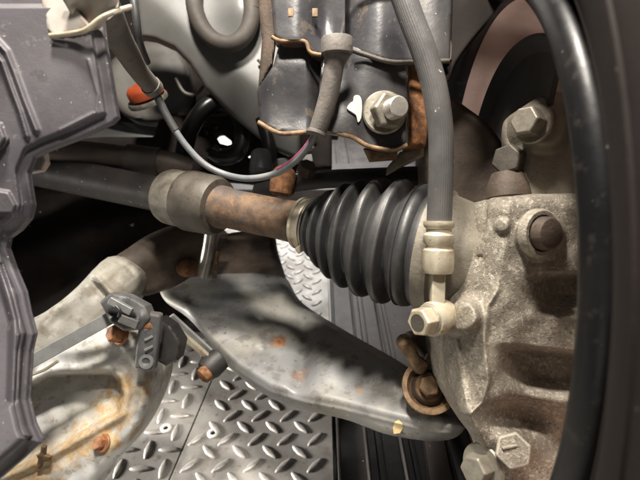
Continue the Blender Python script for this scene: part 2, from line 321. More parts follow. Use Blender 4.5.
def relief(name, mat, poly, dfn, step=2.0, thick=0.02, parent=None, label=None, rnd=0.0, smooth_outline=0, sharp=45, holes=()):
    """A solid cast or pressed piece: its front surface follows dfn, its edges are rounded, its sides go back by 'thick'."""
    if smooth_outline: poly = [tuple(p) for p in spline(poly, smooth_outline, True)]
    xs = [p[0] for p in poly]; ys = [p[1] for p in poly]
    gx = np.arange(min(xs)-step, max(xs)+2*step, step); gy = np.arange(min(ys)-step, max(ys)+2*step, step)
    X, Y = np.meshgrid(gx, gy)
    d, nx, ny = seg_dist(X, Y, poly); ins = inside(X, Y, poly)
    close = (~ins) | (d < step*0.35)
    for h in holes:
        dh, hx, hy = seg_dist(X, Y, h); ih = inside(X, Y, h)
        cl = ih | (dh < step*0.35)
        nx = np.where(cl, hx, nx); ny = np.where(cl, hy, ny)
        ins = ins & ~ih; close = close | cl
        d = np.where(dh < d, dh, d)
    X2 = np.where(close, nx, X); Y2 = np.where(close, ny, Y)
    S = np.where(close, 0, d)
    D = dfn(X2, Y2, S)
    if rnd:
        rp = rnd*FPX/float(np.mean(D)); t = np.clip(1-S/rp, 0, 1)
        D = D + rnd*(1-np.sqrt(np.clip(1-t*t, 0, 1)))
    ny_, nx_ = X.shape
    cell = ins[:-1, :-1] | ins[1:, :-1] | ins[:-1, 1:] | ins[1:, 1:]
    idx = -np.ones(X.shape, int); verts = []; faces = []
    def vid(j, i):
        if idx[j, i] < 0:
            idx[j, i] = len(verts); verts.append(P(float(X2[j, i]), float(Y2[j, i]), float(D[j, i])))
        return int(idx[j, i])
    for j, i in zip(*np.nonzero(cell)):
        faces.append((vid(j, i), vid(j+1, i), vid(j+1, i+1), vid(j, i+1)))
    me = bpy.data.meshes.new(name); me.from_pydata([tuple(v) for v in verts], [], faces); me.validate()
    bm = bmesh.new(); bm.from_mesh(me)
    bmesh.ops.remove_doubles(bm, verts=bm.verts, dist=1e-5)
    bmesh.ops.dissolve_degenerate(bm, edges=bm.edges, dist=1e-6)
    be = [e for e in bm.edges if e.is_boundary]
    fr = list(bm.faces)
    r = bmesh.ops.extrude_edge_only(bm, edges=be)
    for v in [g for g in r['geom'] if isinstance(g, bmesh.types.BMVert)]: v.co += FWD*thick
    g2 = bmesh.ops.duplicate(bm, geom=fr)          # a back skin closes the solid
    bf = [g for g in g2['geom'] if isinstance(g, bmesh.types.BMFace)]
    for v in {v for f in bf for v in f.verts}: v.co += FWD*thick
    bmesh.ops.remove_doubles(bm, verts=bm.verts, dist=1e-6)
    bmesh.ops.recalc_face_normals(bm, faces=bm.faces)
    for f in bm.faces: f.smooth = True
    bm.to_mesh(me); bm.free()
    me.set_sharp_from_angle(angle=math.radians(sharp))
    return link(name, me, mat, parent, label)
def flat(d):
    return lambda x, y, s: np.full(x.shape, d, float)
def plane(d0, dx=0.0, dy=0.0, cx=320, cy=240):
    return lambda x, y, s: d0 + (x-cx)*dx + (y-cy)*dy
def px_m(px, d): return px*d/FPX
def bolt(parent, c, d, r, h, mat='zinc', washer=1.35, wh=0.0025, name='bolt', label=None, spin=0.3, stud=0.0):
    c = Vector(c); d = Vector(d).normalized()
    m = MB(); m.hexa(c+d*wh, d, r, h, spin)
    o = m.build(name, mat, parent, label, bevel=r*0.07, seg=2, sharp=25)
    if washer:
        w = MB(); w.lathe(c, d, [(0, r*washer), (wh*0.8, r*washer), (wh*1.2, r*washer*0.93), (wh*1.2, r*0.5)], 32); w.build('washer', mat, o)
    if stud:
        w = MB(); q = r*0.55; pr = [(0, q)]
        k = 0
        while k < 4:
            pr += [(h+wh+stud*(k+0.3)/5, q), (h+wh+stud*(k+0.7)/5, q*0.9)]; k += 1
        pr += [(h+wh+stud*0.93, q), (h+wh+stud, q*0.88)]
        w.lathe(c, d, pr, 28); w.build('stud', 'bolt_end', o)
    return o

exec_order = []
# ================================================================== SETTING: floor
def floor_pt(px, py):
    v = (py-240)/FPX; d = CAM.z/(math.sin(PITCH)+v*math.cos(PITCH)); return P(px, py, d)
m = MB(); m.add([(-6, -3, -0.02), (6, -3, -0.02), (6, 9, -0.02), (-6, 9, -0.02)], [(0, 1, 2, 3)])
o = m.build('floor', 'concrete'); o['kind'] = 'structure'; o['label'] = 'pale workshop floor seen through gaps behind the car parts'

def lug_mesh():
    m = MB(); L_, W_, H_ = 0.0155, 0.0052, 0.0024
    n = 12; rows = [(1.0, 0.0), (0.86, 0.62), (0.5, 0.95)]
    vs_ = []
    for s_, z in rows:
        for k in range(n):
            a = 2*math.pi*k/n; ca, sa = math.cos(a), math.sin(a)
            vs_.append((L_*ca*(0.35+0.65*s_) if s_ < 1 else L_*ca, W_*sa*s_*(1-0.25*abs(ca)), z*H_))
    vs_.append((0, 0, H_)); fs_ = []
    for j in range(2):
        for k in range(n): fs_.append((j*n+k, j*n+(k+1) % n, (j+1)*n+(k+1) % n, (j+1)*n+k))
    fs_ += [(2*n+k, 2*n+(k+1) % n, 3*n) for k in range(n)]
    me = bpy.data.meshes.new('tread_lug'); me.from_pydata(vs_, [], fs_)
    me.polygons.foreach_set('use_smooth', [True]*len(me.polygons)); me.materials.append(M['lug'])
    return me
LUG = lug_mesh()
def in_view(w):
    r = w-CAM; d = r.dot(FWD)
    if d < 0.05: return None
    return 320+FPX*r.dot(RGT)/d, 240-FPX*r.dot(UPV)/d
def plate(name, label, corners, rot, pitch, test):
    m = MB(); n = len(corners)
    m.add([(x, y, 0.0) for x, y in corners]+[(x, y, -0.006) for x, y in corners],
          [tuple(range(n)), tuple(range(2*n-1, n-1, -1))]+[(i, n+i, n+(i+1) % n, (i+1) % n) for i in range(n)])
    pl = m.build(name, 'tread', bevel=0.0008); pl['kind'] = 'structure'; pl['label'] = label
    cand = []; c, s = math.cos(rot), math.sin(rot)
    for i in range(-90, 90):
        for j in range(-90, 90):
            x0, y0 = i*pitch, j*pitch
            x, y = c*x0-s*y0-0.09, s*x0+c*y0+0.5
            if not inside(np.array([x]), np.array([y]), corners)[0]: continue
            dd, _, _ = seg_dist(np.array([x]), np.array([y]), corners)
            if dd[0] < 0.010: continue
            q = in_view(Vector((x, y, 0)))
            if q is None or not test(*q): continue
            cand.append((y, x, rot+(math.pi/2 if (i+j) % 2 else 0)))
    cand.sort()
    for (y, x, a) in cand[:300]:
        o = bpy.data.objects.new('tread_lug', LUG); C.objects.link(o); o.parent = pl
        o.location = (x, y, 0.0); o.rotation_euler = (0, 0, a+random.uniform(-.03, .03))
    if cand[300:]:
        mm = MB(); base = [v.co.copy() for v in LUG.vertices]; fs_ = [tuple(p.vertices) for p in LUG.polygons]
        for (y, x, a) in cand[300:]:
            R_ = Matrix.Rotation(a, 3, 'Z'); mm.add([R_ @ v + Vector((x, y, 0)) for v in base], fs_)
        fo = mm.build('tread_lugs', 'lug', pl); fo['kind'] = 'stuff'
    return pl
SEAM = [(-0.205, 0.30), (-0.168, 0.66), (-0.155, 0.85), (-0.135, 1.2)]
plate('tread_plate', 'bare steel tread plate with slanted lugs under the control arm',
      [(0.018, 0.25), (0.018, 1.2), (-0.12, 1.2)]+[(x+0.001, y) for x, y in SEAM[::-1]]+[(-0.207, 0.25)], math.pi/4, 0.0295,
      lambda a, b: 170 < a < 345 and 225 < b < 500)
plate('tread_plate', 'steel tread plate with upright lugs beside the rusty subframe',
      [(-0.209, 0.25)]+[(x-0.001, y) for x, y in SEAM]+[(-0.6, 1.2), (-0.6, 0.25)], 0.0, 0.0295,
      lambda a, b: 60 < a < 240 and 320 < b < 500)
for (a, b), lb in (((166, 429), 'round white screw sunk in the tread plate beside the subframe'), ((213, 434), 'round white screw sunk in the tread plate under the control arm')):
    t = thing('plate_screw', lb, 'screw', floor_pt(a, b), 'screws in the tread plates')
    m = MB(); c = floor_pt(a, b); m.lathe(c, (0, 0, 1), [(0.0003, 0.0082), (0.0020, 0.0080), (0.0030, 0.0066), (0.0030, 0.0040), (0.0004, 0.0034)], 24)
    m.build('head', 'mark_white', t)
    m = MB(); m.lathe(c, (0, 0, 1), [(0.0005, 0.0038), (0.0010, 0.0038)], 16); m.build('socket', 'dark_hole', t)
m = MB(); m.box((-0.1, 1.36, 0.03), Vector((1,0,0)), Vector((0,1,0)), Vector((0,0,1)), 0.5, 0.12, 0.05)  # made-up dark box hiding the bright floor beyond the plate
o = m.build('gap_cover', 'runway', bevel=0.004); o['label'] = 'dark box added behind the tread plate to keep the gap dark'; o['category'] = 'crossbeam'
# dark lift runway with long rails
m = MB(); m.box((0.32, 1.0, -0.008), Vector((1,0,0)), Vector((0,1,0)), Vector((0,0,1)), 0.298, 1.6, 0.006)
rw = m.build('runway', 'runway', bevel=0.001); rw['kind'] = 'structure'; rw['label'] = 'dark steel lift runway with long rails under the wheel'
for (x, w, h) in ((0.026, 0.005, 0.006), (0.064, 0.004, 0.016), (0.082, 0.010, 0.010), (0.112, 0.004, 0.018), (0.128, 0.008, 0.006)):
    m = MB(); m.box((x, 1.0, -0.002+h/2), Vector((1,0,0)), Vector((0,1,0)), Vector((0,0,1)), w/2, 1.55, h/2)
    m.build('rail', 'runway', rw, bevel=0.0015)

# ================================================================== WHEEL (axis along X), dust shield
WC = CAM + RGT*0.1367 - UPV*0.0132 + FWD*0.4148; WX = WC.x
t = thing('wheel', 'black wheel with dusty pinkish inner barrel and dark tyre at the right', 'wheel', (WX+0.1, WC.y, WC.z-0.335))
AX = (RGT - UPV*0.005 - FWD*0.085).normalized(); O = WC.copy()
W1 = (FWD + AX*-FWD.dot(AX)).normalized(); W2 = AX.cross(W1); W2 = W2 if W2.dot(UPV) > 0 else -W2
m = MB(); prof = [(0.008, 0.2225), (0.003, 0.231), (-0.008, 0.246), (-0.018, 0.268), (-0.020, 0.288), (-0.012, 0.308), (0.002, 0.322), (0.022, 0.331), (0.06, 0.335), (0.17, 0.335), (0.20, 0.33), (0.226, 0.31), (0.235, 0.27), (0.22, 0.225), (0.20, 0.215), (0.02, 0.215)]
fine = []
for p0 in spline(prof, 4): fine.append((float(p0[0]), float(p0[1])))
m.lathe(O, AX, fine, 160, closed=True); ty = m.build('tyre', 'tyre', t)
for rr, tt in ((0.240, -0.0040), (0.281, -0.0205)):
    m = MB(); m.lathe(O, AX, [(tt+0.002, rr-0.0016), (tt-0.0012, rr-0.0008), (tt-0.0012, rr+0.0008), (tt+0.002, rr+0.0016)], 160, closed=True); m.build('sidewall_rib', 'tyre', ty)
m = MB(); lip = [(0.014, 0.2035), (0.006, 0.2038), (0.001, 0.2055), (-0.003, 0.208), (-0.0055, 0.2115), (-0.0062, 0.216), (-0.004, 0.2215), (0.0, 0.2255), (0.006, 0.2265), (0.012, 0.222), (0.014, 0.21)]
m.lathe(O, AX, lip, 200, closed=True); m.build('rim_lip', 'rim_black', t, sharp=60)
m = MB(); m.lathe(O, AX, [(0.012, 0.2055), (0.03, 0.2025), (0.05, 0.195), (0.12, 0.193), (0.19, 0.197), (0.20, 0.2), (0.2, 0.205), (0.05, 0.203), (0.03, 0.209), (0.008, 0.21)], 160, closed=True); m.build('barrel', 'rim_barrel', t)
for k in range(5):
    a = 2*math.pi*k/5+0.3; d_ = W1*math.cos(a)+W2*math.sin(a); m = MB()
    m.bar(O+AX*0.185+d_*0.03, O+AX*0.175+d_*0.197, 0.055, 0.02, AX.cross(d_)); m.build('spoke', 'rim_barrel', t, bevel=0.004)
m = MB(); m.lathe(O+AX*0.17, AX, [(0, 0.02), (0, 0.06), (0.02, 0.065), (0.03, 0.02)], 48); m.build('hub', 'rim_barrel', t)

O2 = O + AX*0.034
m = MB(); SP = [(-0.004, 0.180), (-0.006, 0.1785), (-0.004, 0.173), (0.002, 0.167), (0.002, 0.10), (-0.01, 0.085), (-0.01, 0.05), (-0.006, 0.05), (-0.006, 0.08), (0.006, 0.10), (0.006, 0.167), (0.0, 0.176)]
vs_ = []; n_ = 96; e1, e2 = W1, W2                       # open sector where the caliper straddles the disc
for k in range(n_+1):
    a = math.radians(-95 + (122+95)*k/n_)
    for (tt, rr) in SP: vs_.append(O2+AX*tt+(e1*math.cos(a)+e2*math.sin(a))*rr)
q = len(SP); fs_ = [(k*q+j, k*q+(j+1) % q, (k+1)*q+(j+1) % q, (k+1)*q+j) for k in range(n_) for j in range(q)]
fs_ += [tuple(range(q)), tuple(range(n_*q+q-1, n_*q-1, -1))]
m.add(vs_, fs_)
o = m.build('dust_shield', 'dust_shield'); o['label'] = 'round black dust shield inside the wheel behind the caliper'; o['category'] = 'dust shield'
t = thing('brake_disc', 'brake disc hidden behind the round black dust shield', 'brake disc', O+AX*0.068-Vector((0, 0, 0.16)))
m = MB(); m.lathe(O+AX*0.068, AX, [(0, 0.06), (0, 0.158), (0.022, 0.158), (0.022, 0.06)], 96, closed=True); m.build('rotor', 'bolt_end', t, bevel=0.001)
m = MB(); m.lathe(O+AX*0.02, AX, [(0, 0.03), (0, 0.06), (0.03, 0.062), (0.14, 0.05), (0.15, 0.03)], 48); m.build('hub', 'cast_dark', t)

o = relief('lip_cover', 'dark_metal', [(446, -8), (506, -8), (500, 8), (488, 23), (470, 44), (456, 64), (447, 84), (436, 80), (440, 40)], lambda x, y, s: 0.372-0.0003*(x-446), 1.0, 0.006, rnd=0.003, smooth_outline=4)  # dark sheet added so the shiny far rim lip stays hidden
o['label'] = 'dark piece added between strut bracket and wheel to hide the shiny rim lip'; o['category'] = 'dark cover'
# ================================================================== UNDERBODY behind
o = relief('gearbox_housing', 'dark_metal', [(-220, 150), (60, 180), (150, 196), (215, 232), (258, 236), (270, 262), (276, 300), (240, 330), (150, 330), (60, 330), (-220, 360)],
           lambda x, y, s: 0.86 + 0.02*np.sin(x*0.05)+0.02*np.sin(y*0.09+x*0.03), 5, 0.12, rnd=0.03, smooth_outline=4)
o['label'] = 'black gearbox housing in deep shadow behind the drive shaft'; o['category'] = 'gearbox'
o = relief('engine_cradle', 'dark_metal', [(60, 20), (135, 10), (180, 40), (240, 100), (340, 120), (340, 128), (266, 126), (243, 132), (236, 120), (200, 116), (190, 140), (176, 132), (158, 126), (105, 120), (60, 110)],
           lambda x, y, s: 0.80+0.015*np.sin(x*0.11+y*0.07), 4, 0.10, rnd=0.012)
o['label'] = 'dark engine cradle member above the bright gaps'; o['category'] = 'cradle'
def circ(cx, cy, rx, ry, n=14): return [(cx+rx*math.cos(2*math.pi*k/n), cy+ry*math.sin(2*math.pi*k/n)) for k in range(n)]
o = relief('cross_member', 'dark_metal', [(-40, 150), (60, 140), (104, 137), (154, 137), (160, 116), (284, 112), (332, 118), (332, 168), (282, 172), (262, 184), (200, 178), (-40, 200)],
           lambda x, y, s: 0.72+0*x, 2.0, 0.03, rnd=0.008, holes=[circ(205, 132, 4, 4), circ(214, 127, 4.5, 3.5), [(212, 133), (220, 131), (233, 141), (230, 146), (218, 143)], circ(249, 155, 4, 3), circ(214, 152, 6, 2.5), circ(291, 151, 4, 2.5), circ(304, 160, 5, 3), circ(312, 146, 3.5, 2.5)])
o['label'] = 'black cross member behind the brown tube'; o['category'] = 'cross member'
# grey bracket and orange cap beyond the cable
t = thing('strut_mount', 'dark grey mount carrying an orange cap behind the cable boot', 'mount', P(145, 120, 0.7))
relief('plate', 'mid_metal', [(112, 60), (150, 40), (180, 50), (190, 80), (182, 112), (160, 122), (128, 118), (110, 95)], lambda x, y, s: 0.74-0.01*bump2(x, y, 160, 70, 20), 3, 0.03, t, rnd=0.01, smooth_outline=4)
ax_ = V(-0.25, 0.75, 0.6)
m = MB(); m.lathe(P(147, 98, 0.66), ax_, [(-0.006, 0.026), (-0.006, 0.0285), (-0.002, 0.029), (0.001, 0.0275), (0.001, 0.023)], 40); m.build('washer', 'damper_pale', t)
m = MB(); m.lathe(P(147, 95, 0.655), ax_, [(0.0, 0.0255), (0.010, 0.025), (0.014, 0.022), (0.016, 0.016), (0.016, 0.005)], 40); m.build('cap', 'orange', t, 'orange plastic cap')
m = MB(); m.tube(path([(176, 78, 0.66), (184, 92, 0.66), (196, 94, 0.66), (205, 84, 0.66)]), 0.0025, 10); m.build('wire', 'mid_metal', t)
# brown tube above shaft
t = thing('stabilizer_bar', 'dull brown stabilizer bar running above the drive shaft', 'stabilizer bar', P(110, 160, 0.60))
m = MB(); m.tube(path([(15, 140, 0.62), (60, 150, 0.61), (110, 156, 0.60), (165, 163, 0.60), (190, 170, 0.61)]), px_m(12, 0.6), 28); b_ = m.build('bar', 'brown_tube', t)
m = MB(); m.tube(path([(128, 158, 0.60), (160, 162, 0.60)], 2), px_m(14, 0.6), 28); m.build('bushing', 'ring_rubber', t)
# black hoses
o = MB(); o.tube(path([(184, 185, 0.64), (183, 160, 0.64), (190, 130, 0.64), (205, 108, 0.64), (222, 101, 0.65), (237, 112, 0.66), (243, 135, 0.66), (238, 152, 0.66), (222, 157, 0.66), (212, 152, 0.66)], 8), px_m(8.5, 0.65), 20)
o = o.build('coolant_hose', 'black_hose'); o['label'] = 'black rubber hose bent in a loop behind the grey cable'; o['category'] = 'hose'
o = MB(); o.tube(path([(262, 118, 0.62), (268, 140, 0.62), (270, 160, 0.62), (266, 180, 0.63)]), px_m(7, 0.62), 18)
o = o.build('vent_hose', 'black_hose'); o['label'] = 'short upright black hose under the silver body panel'; o['category'] = 'hose'
t = thing('sensor_block', 'small black cylinder with pale clips below the hose loop', 'sensor', P(262, 170, 0.6))
m = MB(); m.lathe(P(262, 152, 0.62), V(0, -1, 0.3), [(0, 0.012), (0.004, 0.015), (0.03, 0.016), (0.034, 0.012)], 28); m.build('body', 'cable_black', t)
m = MB(); m.bar(P(276, 163, 0.63), P(312, 158, 0.64), 0.010, 0.008, V(0, 1, 0)); m.build('clip', 'clip_grey', t, bevel=0.001)
for a, b in ((288, 150), (300, 170), (310, 147)):
    m = MB(); m.ball(P(a, b, 0.66), RGT*0.006, UPV*0.005, FWD*0.005); m.build('clip', 'bright_steel', t)

# ================================================================== SILVER BODY PANEL
t = thing('body_panel', 'silver grey painted body panel at the top with a brown rubber ring', 'body panel', P(200, 120, 0.6))
def bp(x, y, s):
    crease = [(140, -10), (165, 10), (205, 55), (228, 66), (262, 92), (300, 130)]
    c = sdf(x, y, crease+[(300, -60), (140, -60)])
    d = 0.60 + 0.0007*3.0*np.logaddexp(0, -c/3.0) + 0.0001*np.clip(c, 0, 60)
    return d + 0.004*np.clip(1-s/4, 0, 1)**2
relief('sheet', 'silver_body', [(134, -20), (300, -20), (300, 160), (276, 150), (262, 140), (235, 118), (205, 88), (190, 64), (174, 48), (154, 39), (140, 37)], bp, 1.5, 0.012, t, sharp=70)
m = MB(); m.tube(path([(258, 60, 0.595), (272, 76, 0.59), (296, 110, 0.59)], 4), 0.002, 10); m.build('seam', 'ring_rubber', t)
ring = []
for k in range(48):
    a = 2*math.pi*k/48; ring.append(P(223+29*math.cos(a), 4+40*math.sin(a)+6*math.cos(a), 0.585))
m = MB(); m.tube(ring+[ring[0]], px_m(8.5, 0.585), 20, cap=False); rg = m.build('rubber_ring', 'ring_rubber', t)
m = MB(); m.lathe(P(211, 33, 0.585), -FWD, [(0.001, 0.004), (0.006, 0.0045), (0.0065, 0.003), (0.0065, 0.001)], 20); m.build('plug', 'dark_hole', rg)
m = MB(); m.box(CAM+FWD*0.405+UPV*0.292-RGT*0.215, RGT, UPV, FWD, 0.145, 0.066, 0.020); m.build('unseen_light_blocker', 'silver_body', t, bevel=0.004)  # unseen box added to keep the work lamp off the rear of the arm
relief('recess_cup', 'silver_body', [(196, -15), (250, -15), (252, 10), (240, 36), (222, 44), (205, 34), (197, 12)], lambda x, y, s: 0.592-0.012*bump2(x, y, 240, 5, 16, 26), 2.5, 0.01, t, smooth_outline=3)

# ================================================================== DRIVE SHAFT
B_ = P(418, 247, 0.402); A_ = P(300, 223, 0.456)
ad = (B_-A_).normalized(); LB = (B_-A_).length
t = thing('drive_shaft', 'rusty drive shaft with grey damper and black ribbed rubber boot', 'drive shaft', A_-UPV*0.05)
def at_px(px):                       # distance along the axis at which the shaft crosses image column px
    lo, hi = -0.8, 0.3
    for _ in range(50):
        mid = (lo+hi)/2; q = in_view(A_+ad*mid)
        if q[0] < px: lo = mid
        else: hi = mid
    return lo
def prof_px(rows, depth=None):
    out = []
    for px, r in rows:
        s_ = at_px(px); dd = (A_+ad*s_-CAM).dot(FWD); out.append((s_, px_m(r, dd)))
    return out
m = MB(); m.lathe(A_, ad, prof_px([(216, 12), (218, 19), (220, 21.5), (226, 21.5), (229, 19.8), (280, 20.3), (300, 21.5), (312, 22)]), 48); m.build('shaft', 'rust_shaft', t)
m = MB(); m.lathe(A_, ad, prof_px([(188, 24), (189, 29.5), (192, 30.5), (199, 30.5), (201, 29.8), (205, 30), (214, 30), (219, 27.5), (220, 19)]), 56)
dm = m.build('damper', 'damper', t)
m = MB(); m.lathe(A_, ad, prof_px([(166, 17), (167, 23), (169, 26), (172, 27.5), (177, 28), (179, 27.3), (181, 28), (188, 28.5), (189, 19)]), 56); pale = m.build('damper_end', 'damper_pale', t, 'pale worn end of the damper')
m = MB(); m.lathe(A_, ad, prof_px([(20, 16.5), (166, 17.5), (168, 17.5)]), 40); m.build('inner_tube', 'shaft_black', t)
# stamped marks on the damper end
side = ad.cross(FWD).normalized()
for k, (a, b) in enumerate(((163, 183), (168, 187), (169, 180), (165, 192))):
    m = MB(); c = P(a, b, (A_+ad*at_px(a)-CAM).dot(FWD)-px_m(28, 0.53)*0.93-0.0006); m.bar(c-RGT*0.002-UPV*0.002*(k % 2), c+RGT*0.002+UPV*0.001, 0.0012, 0.003, UPV); m.build('stamp', 'damper', pale)
# boot
rows = []
peaks = [(311, 27), (318, 32), (328, 40), (341, 48), (356, 55), (375, 60.5), (396, 63), (416, 62)]
prof = [(at_px(303), px_m(23.5, 0.45)), (at_px(308), px_m(24.5, 0.45))]
for i, (px, r) in enumerate(peaks):
    s0 = at_px(px); dd = (A_+ad*s0-CAM).dot(FWD); R_ = px_m(r, dd)
    if i < len(peaks)-1:
        s1 = at_px(peaks[i+1][0]); R1 = px_m(peaks[i+1][1], dd); g = s1-s0
        val = min(R_, R1)*0.80 if i > 1 else min(R_, R1)*0.86
        val = min(R_, R1)*(0.80 if i > 1 else 0.87)
        prof += [(s0-g*0.10, R_*0.985), (s0, R_), (s0+g*0.07, R_*0.99), (s0+g*0.13, R_*0.95), (s0+g*0.20, val*1.04), (s0+g*0.26, val), (s0+g*0.32, val*1.01), (s0+g*0.45, val+(R1-val)*0.30), (s0+g*0.65, val+(R1-val)*0.66), (s0+g*0.8, val+(R1-val)*0.88)]
    else:
        prof += [(s0-0.003, R_*0.97), (s0, R_), (s0+0.004, R_*0.97), (s0+0.006, R_*0.9), (s0+0.009, R_*0.93), (s0+0.014, R_*0.93), (s0+0.0145, R_*0.5)]
m = MB(); m.lathe(A_, ad, prof, 96, wob=0.012); bt = m.build('boot', 'boot', t, 'black pleated rubber boot', sharp=70)
sB = at_px(414); RB = px_m(62, 0.405)
m = MB(); m.lathe(A_, ad, [(sB+0.013, RB*0.90), (sB+0.014, RB*0.965), (sB+0.026, RB*0.965), (sB+0.028, RB*0.9), (sB+0.05, RB*0.8), (sB+0.075, RB*0.5)], 80); m.build('joint_housing', 'bracket_cast', t)
sA = at_px(305)
m = MB(); R0 = px_m(26, 0.455); m.lathe(A_, ad, [(sA-0.005, R0*0.94), (sA-0.005, R0), (sA-0.0015, R0*1.03), (sA-0.001, R0*0.985), (sA+0.004, R0*0.985), (sA+0.0045, R0*1.03), (sA+0.008, R0), (sA+0.008, R0*0.94)], 48); cl = m.build('clamp', 'cream', t, 'cream coloured hose clamp')
m = MB(); m.bar(P(298, 246, 0.437), P(302, 252, 0.437), 0.008, 0.004, RGT); m.build('clamp_ear', 'cream', cl, bevel=0.0008)

# tie rod behind, rusty
t = thing('tie_rod', 'rusty tie rod end behind the shaft and cable', 'tie rod', P(292, 190, 0.52))
m = MB(); m.tube(path([(258, 192, 0.56), (285, 186, 0.54), (318, 180, 0.52), (360, 178, 0.50), (420, 176, 0.48)]), px_m(9, 0.53), 24); m.build('rod', 'black_rubber', t)
m = MB(); m.lathe(P(281, 196, 0.525), V(0.15, 1, 0.1), [(0, 0.010), (0.004, 0.014), (0.024, 0.015), (0.03, 0.011), (0.034, 0.006)], 28); m.build('socket', 'rust', t)
m = MB(); m.hexa(P(305, 173, 0.50), V(0.3, 0.6, 0.6), 0.010, 0.012); m.build('nut', 'cast_dark', t, bevel=0.0006)

# ================================================================== CONTROL ARM
t = thing('control_arm', 'grey pressed steel control arm curving under the drive shaft', 'control arm', P(330, 430, 0.47))
ARM = [(192, 276), (225, 272), (258, 272), (282, 277), (298, 303), (322, 321), (358, 343), (398, 366), (424, 384), (445, 410), (466, 422), (458, 436), (440, 441), (418, 440), (385, 434), (350, 421), (322, 414), (300, 409), (262, 393), (228, 366), (206, 338), (188, 318), (166, 302), (160, 288), (172, 280)]
CREASE = [(120, 285), (160, 298), (186, 310), (208, 334), (238, 362), (270, 383), (305, 393), (345, 401), (380, 410), (420, 420), (470, 428)]
def arm_d(x, y, s):
    h = 0.362 - 0.034*sstep(x, 230, 450)
    poly = CREASE+[(470, 600), (100, 600)]
    c = sdf(x, y, poly)                     # >0 below the crease
    ycr = np.interp(x, [p[0] for p in CREASE], [p[1] for p in CREASE])
    w_ = 1.8; ye = ycr - w_*np.logaddexp(0, (ycr-y)/w_)
    d = h/(math.sin(PITCH)+math.cos(PITCH)*(ye-240)/FPX)
    d = d + 0.0012*np.clip((y-ycr)/20, 0, 2)**2
    d = d - 0.004*np.exp(-((y-ycr)/9.0)**2)       # rolled crease stands proud
    d = d - 0.0016*np.exp(-((y-ycr-9)/1.8)**2)*sstep(x, 215, 250)      # weld seam
    d = d + 0.008*bump2(x, y, 255, 322, 7, 5) + 0.007*bump2(x, y, 262, 350, 7, 4)
    d = d - 0.014*bump2(x, y, 330, 365, 22, 26)    # pressed swelling
    d = d + 0.012*ridge(x, y, [(300, 300), (306, 345), (300, 385)], 9)
    return d
relief('arm_pressing', 'arm', ARM, arm_d, 1.5, 0.035, t, rnd=0.010, smooth_outline=4, sharp=60)
m = MB()
relief('paint_mark', 'mark_yellow', [(395, 422), (399, 420), (402, 423), (403, 428), (400, 433), (394, 434), (393, 428)], lambda x, y, s: arm_d(x, y, s)-0.0004, 0.8, 0.008, t)
for (a, b, r) in ((255, 322, 5), (262, 350, 4)):
    pass
relief('rear_leg', 'cast_dark', [(196, 240), (225, 234), (250, 230), (271, 231), (276, 252), (284, 279), (290, 294), (262, 292), (225, 290), (190, 290), (172, 282), (178, 258)], lambda x, y, s: arm_d(x, y, s)+0.006-0.004*bump2(x, y, 235, 262, 30, 14), 1.8, 0.035, t, 'rear leg of the arm, its shade put into the dark colour', rnd=0.010, smooth_outline=4, sharp=60)  # rear of the arm lies in shade; its dark material carries that shade
# ball joint
t = thing('ball_joint', 'rusty ball joint and nut at the end of the control arm', 'ball joint', P(432, 400, 0.42))
bc = P(429, 387, 0.412); bd = V(-0.12, 0.42, 0.9)
m = MB(); m.lathe(bc, bd, [(-0.03, 0.018), (-0.02, 0.021), (-0.004, 0.0225), (0.002, 0.024), (0.005, 0.0235), (0.005, 0.0195), (0.0, 0.018), (-0.004, 0.016), (-0.006, 0.008)], 44); m.build('cup', 'rust_edge', t)
m = MB(); m.lathe(bc-bd*0.006, bd, [(0, 0.016), (0.003, 0.0155), (0.006, 0.0125), (0.006, 0.004)], 32); m.build('seal', 'cast_dark', t)
bolt(t, bc-bd*0.002, bd, 0.0092, 0.009, 'rust_edge', washer=1.35, wh=0.0025)
relief('pinch_lug', 'rust_edge', [(399, 342), (405, 337), (412, 339), (416, 348), (421, 358), (429, 364), (424, 374), (414, 372), (407, 358), (400, 350)], lambda x, y, s: 0.412-0.004*bump2(x, y, 405, 344, 5), 1.0, 0.014, t, rnd=0.004, smooth_outline=3)
relief('pinch_lug', 'cast_dark', [(408, 338), (425, 334), (446, 340), (446, 378), (432, 368), (418, 352)], flat(0.432), 1.5, 0.02, t, rnd=0.005, smooth_outline=3)
m = MB(); m.tube(path([(436, 330, 0.45), (440, 352, 0.44), (440, 372, 0.43)]), 0.016, 20); m.build('stem', 'cast_dark', t)

# stabilizer link, bright steel
t = thing('stabilizer_link', 'bright steel link rod standing below the damper', 'link rod', P(205, 280, 0.58))
m = MB(); m.tube(path([(213, 222, 0.57), (209, 250, 0.575), (203, 277, 0.58)]), px_m(7, 0.575), 20); m.build('rod', 'bright_steel', t)
m = MB(); m.bar(P(218, 250, 0.575), P(214, 278, 0.58), 0.004, 0.008, RGT); m.build('flange', 'rust_edge', t)
m = MB(); m.ball(P(187, 268, 0.60), RGT*0.014, UPV*0.012, FWD*0.012); m.build('joint', 'rust', t)

